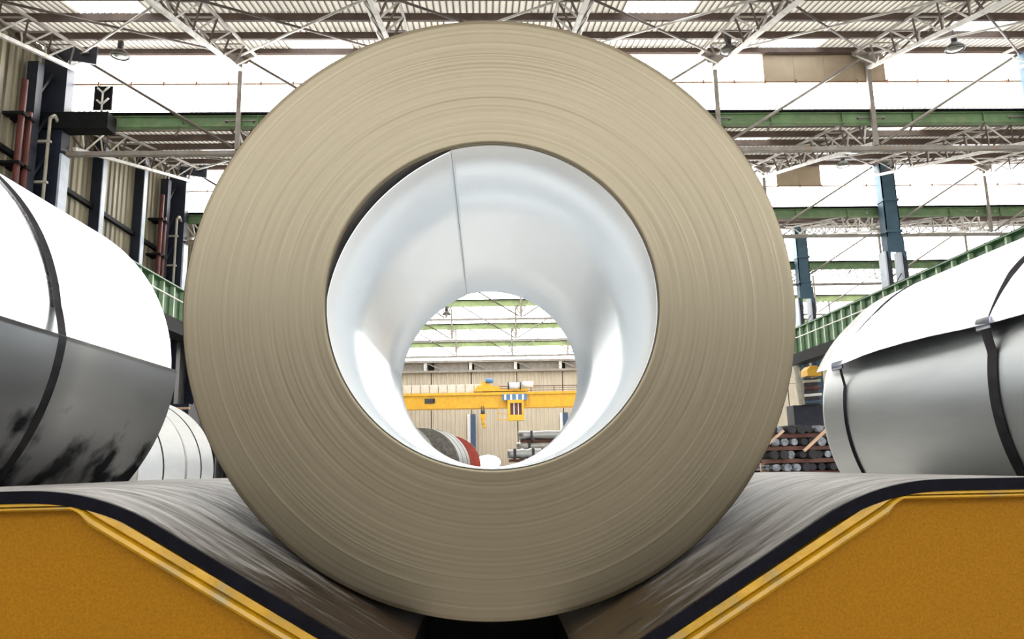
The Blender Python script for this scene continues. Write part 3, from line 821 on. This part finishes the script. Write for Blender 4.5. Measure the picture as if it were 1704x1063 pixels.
hk = put('hook_block', MB().box(-.42, .05, YC - .7, YC - .45, 3.75, 4.2), 'crane', cr)
put('rope', MB().tube((-.32, YC - .55, 4.2), (-.25, YC - .55, 4.8), .04, 6).tube((-.05, YC - .55, 4.2), (-.12, YC - .55, 4.8), .04, 6), 'crane_dark', hk)
put('hook', MB().tube((-.18, YC - .55, 3.75), (-.18, YC - .55, 3.3), .13, 10).tube((-.18, YC - .55, 3.3), (-.05, YC - .55, 3.0), .1, 10).tube((-.05, YC - .55, 3.0), (.08, YC - .55, 3.25), .07, 10), 'crane', hk)
put('sheave', MB().tube((-.35, YC - .6, 4.3), (-.02, YC - .6, 4.3), .2, 14), 'crane_dark', hk)

# ------------------------------------------------------------------ pendant lamps
def lamp(x, y, z, label, s=1.0, drop=.62):
    zt = z + drop - .3
    L = thing('pendant_lamp', label, 'lamp', (x, y, z), 'bell pendant lamps')
    put('shade', MB().lathe([(.26 * s, 0), (.265 * s, .03), (.22 * s, .10), (.13 * s, .19), (.09 * s, .22), (.085 * s, .215), (.12 * s, .18), (.21 * s, .09), (.245 * s, 0)], 28, True, 'z', (x, y, z)), 'lamp', L)
    put('glass', MB().lathe([(0.001, -.01), (.12 * s, -.005), (.24 * s, .01), (.24 * s, .02), (.001, .02)], 28, False, 'z', (x, y, z)), 'lens', L)
    put('gear_housing', MB().tube((x, y, z + .21), (x, y, z + .46), .085 * s, 14), 'crane_dark', L)
    put('stem', MB().tube((x, y, z + .46), (x, y, zt + .3), .022, 8), 'crane_dark', L)
lamp(-10.14, 20.7, 11.55, 'bell lamp hanging under the roof near the navy column')
lamp(7.05, 20.2, 11.35, 'bell lamp hanging by a slender girder post past the coil top')
lamp(13.6, 20.2, 11.42, 'bell lamp hanging by the first blue column, before the first glazing band')
lamp(14.5, 29.3, 11.5, 'smaller looking bell lamp beside the second blue column, before the second glazing band')
lamp(-2.16, 45.0, 8.7, 'tiny bell lamp seen through the coil bore under a green beam', 1.0, 2.75)

# ------------------------------------------------------------------ coils and stacks further back
def floor_coil(x, y, z, R, Ri, L, mf, ms, label, grp=None):
    c = thing('steel_coil', label, 'coil', (x, y, z - R), grp)
    put('wound_body', MB().lathe(disc_profile(Ri, R, L, 14, int(y * 7), .004), 96, c=(x, y, z)), mf, c, (x, y, z))
    put('outer_wrap', MB().arc_sheet((x, z), lambda t, v: R + .004, -PI / 2 + .05, 1.5 * PI - .05, 96, y + .02, y + L - .02, .003), ms, c, (x, y, z))
    for q in ((.5,) if x < -4 else (.3, .72)):
        put('strap', MB().arc_sheet((x, z), lambda t, v: R + .008, -PI / 2 + .1, 1.5 * PI - .1, 72, y + L * q - .016, y + L * q + .016, .003), 'strap', c)
    ck = thing('coil_cradle', 'low dark cradle under ' + label.replace('coil seen through the bore', 'coil in the bore'), 'cradle', (x, y, FZ), grp and 'coil cradles')
    h = z - R
    for s in (-1, 1):
        px = x + s * R * .62; pz = z - R * math.sqrt(1 - .62 ** 2)
        put('bearer', MB().prism([(x + s * R * .25, FZ), (x + s * R * 1.05, FZ), (x + s * R * 1.05, pz + R * .25), (px + s * .02, pz - .015), (x + s * R * .25, h - .01)], y + .1, y + L - .1), 'concrete', ck)
    return c
floor_coil(-4.30, 7.9, .01, .90, .32, 1.24, 'coil_grey', 'zinc_plain', 'bright coil behind the oil stained coil, first of the pair')
floor_coil(-4.29, 9.18, 0, .89, .32, .90, 'coil_grey', 'zinc_plain', 'bright coil behind the oil stained coil, second of the pair')
floor_coil(-1.84, 14.0, -.02, .92, .36, 1.2, 'coil_grey', 'zinc_dull', 'pale coil seen through the bore, just before the dark faced coil')
floor_coil(-1.45, 18.0, -.01, .88, .45, 1.3, 'coil_dark', 'zinc_plain', 'dark faced coil with bright wrap seen through the bore').rotation_euler.z = -.16
floor_coil(-1.03, 23.0, -.01, .88, .40, 1.3, 'coil_red', 'zinc', 'red faced coil seen through the bore behind the dark faced coil')
floor_coil(-.66, 27.5, -.25, .66, .34, 1.1, 'coil_grey', 'zinc', 'small grey coil peeping past the red faced coil in the bore')

def bundle(name, x, y, z, w, d, h, label, grp, seed, tie=True):
    """a strapped bundle of round bars lying away from the camera; the bar ends show"""
    rr = random.Random(seed); b = thing(name, label, 'bundle', (x, y, z), grp)
    n = max(4, int(w / .11)); rows = max(1, int(h / .075))
    for j in range(rows):
        for i in range(n):
            r = .048 * rr.uniform(.8, 1.1); px = x - w / 2 + w * (i + .5 + .5 * (j % 2)) / (n + .5); pz = z + .045 + j * .07
            put('bar', MB().tube((px, y + rr.uniform(-.08, .05), pz), (px, y + d, pz), r, 12), 'bars' if rr.random() < .5 else 'bars_dark', b)
    if tie:
        for q in (.15, .6): put('tie_strap', MB().box(x - w / 2 - .02, x + w / 2 + .02, y + d * q, y + d * q + .03, z - .005, z + .005).box(x - w / 2 - .03, x - w / 2 - .02, y + d * q, y + d * q + .03, z, z + h).box(x + w / 2 + .02, x + w / 2 + .03, y + d * q, y + d * q + .03, z, z + h).box(x - w / 2 - .03, x + w / 2 + .03, y + d * q, y + d * q + .03, z + h, z + h + .01), 'batten' if seed % 2 else 'strap', b)
    return b
def bearer(x, y, z, w, d, label, h=.06):
    t = thing('timber_bearer', label, 'timber', (x, y, z), 'timber bearers')
    for q in (.05, .75):
        put('beam', MB().box(x - w / 2, x + w / 2, y + d * q - .06, y + d * q + .06, z, z + h), 'timber', t)
# rusty bundle stack beside the right coil
LAY = ['bottom'] + [o + ' lowest' for o in ORD[1:5]] + [ 'fourth highest', 'third highest', 'second highest', 'topmost']
z = FZ; BX, BY = 3.95, 9.0
for i in range(9):
    bearer(BX, BY, z, 1.5, 1.8, 'timber bearers below the %s bar bundle of the near stack' % LAY[i], .045); z += .046
    bundle('bar_bundle', BX + random.uniform(-.03, .03), BY, z, 1.36, 1.8, .085, '%s dark bar bundle in the near stack beside the tan coil' % LAY[i], 'bar bundles by the coil', 40 + i); z += .097
bt = put('timber_batten', MB().bar((3.61, 8.90, .088), (3.92, 8.91, .34), .03, .03), 'batten'); tag(bt, 'pale timber batten leaning against the bar bundles, beside the galvanised coil', 'timber')
bt = put('timber_batten', MB().bar((3.20, 8.90, .17), (3.40, 8.91, .32), .025, .025), 'batten'); tag(bt, 'pale timber batten leaning on bar bundles beside the tan coil face', 'timber')

def slab_pile(x, y, nlay, w, label, seed, lh=.36):
    rr = random.Random(seed); z = FZ
    for i in range(nlay):
        lay = ('topmost' if i == nlay - 1 else ORD[i] + ' up')
        t = thing('timber_bearer', 'timber bearers under the %s wrapped bundle of the %s' % (lay, label), 'timber', (x, y, z), 'timber bearers in the bore view')
        for q in (-.3, .3): put('beam', MB().box(x - w * .48, x + w * .48, y + q - .1, y + q + .1, z, z + .1), 'timber', t)
        z += .1
        b = thing('wrapped_bundle', 'grey wrapped steel bundle, %s in the %s' % (lay, label), 'bundle', (x, y, z), 'wrapped bundles')
        off = rr.uniform(-.12, .12)
        prof = [(.02, -w / 2)] + [(.17 + rr.uniform(-.03, .03), -w / 2 + w * j / 9) for j in range(10)] + [(.02, w / 2)]
        mb = MB()
        for q in (-.36, 0, .36): mb.lathe([(r * rr.uniform(.9, 1.05), h_) for r, h_ in prof], 12, False, 'x', (x + off, y + q, z + .19))
        put('wrapping', mb, 'coil_grey' if i % 2 else 'zinc_dull', b)
        for s in (-.3, .25): put('band', MB().box(x + off + s * w - .05, x + off + s * w + .05, y - .58, y + .58, z - .005, z + .37), 'crane_dark', b)
        z += lh
slab_pile(2.75, 34.0, 5, 2.6, 'taller pile in the bore', 3)
slab_pile(1.42, 29.0, 3, 1.2, 'shorter pile in the bore', 9, .40)

# oval lamp made up for the white glare low in the bore
fl = thing('glare_lamp', 'white glare low in the middle of the bore, added as an oval lamp', 'lamp', (.06, 26.0, FZ))
put('lens', MB().lathe2(.55, [(.001, -.09), (.25, -.06), (.40, 0), (.42, .05)], 32, False, 'y', (.06, 26.0, .10)), 'glare', fl)
put('housing', MB().lathe2(.55, [(.43, .04), (.45, .06), (.36, .22), (.001, .26)], 32, False, 'y', (.06, 26.0, .10)), 'crane_dark', fl)
put('stand', MB().tube((.06, 26.2, FZ), (.06, 26.2, 0), .04, 10).box(-.3, .42, 26.0, 26.4, FZ, FZ + .05), 'crane_dark', fl)

# machinery in the shaded aisle beyond the green girder
mc = thing('hydraulic_unit', 'shaded machine with yellow hood and pale duct beyond the blue columns', 'machine', (15.8, 38.0, FZ))
put('frame', MB().box(15.2, 17.0, 38.3, 39.2, FZ, 2.6), 'navy', mc)
put('hood', MB().prism([(15.85, 4.0), (16.55, 4.0), (16.55, 4.3), (16.35, 4.5), (16.05, 4.5), (15.85, 4.3)], 37.8, 38.6), 'crane', mc)
put('duct', MB().tube((15.5, 37.9, 2.6), (15.3, 37.9, 4.5), .14, 12), 'pipe_pale', mc)
put('support', MB().box(15.7, 16.4, 38.0, 38.5, 2.6, 3.9), 'crane_dark', mc)
for i in range(4): put('manifold', MB().tube((15.65, 37.9, 2.7 + i * .34), (16.5, 37.9, 2.75 + i * .34), .07, 10), ('blue', 'white', 'pipe_red', 'pipe_pale')[i], mc)
rk = thing('tool_cabinet', 'dark cabinet with pale shelf edges low by the cladded side wall', 'cabinet', (-11.2, 28.5, FZ))
put('carcass', MB().box(-11.8, -10.6, 28.5, 29.6, FZ, 2.4), 'navy', rk)
for z in (.4, 1.3, 2.2): put('shelf_edge', MB().box(-11.8, -10.55, 28.44, 28.5, z, z + .08), 'batten', rk)
put('door', MB().box(-11.2, -10.65, 28.46, 28.5, .5, 1.25), 'sky_blue', rk)
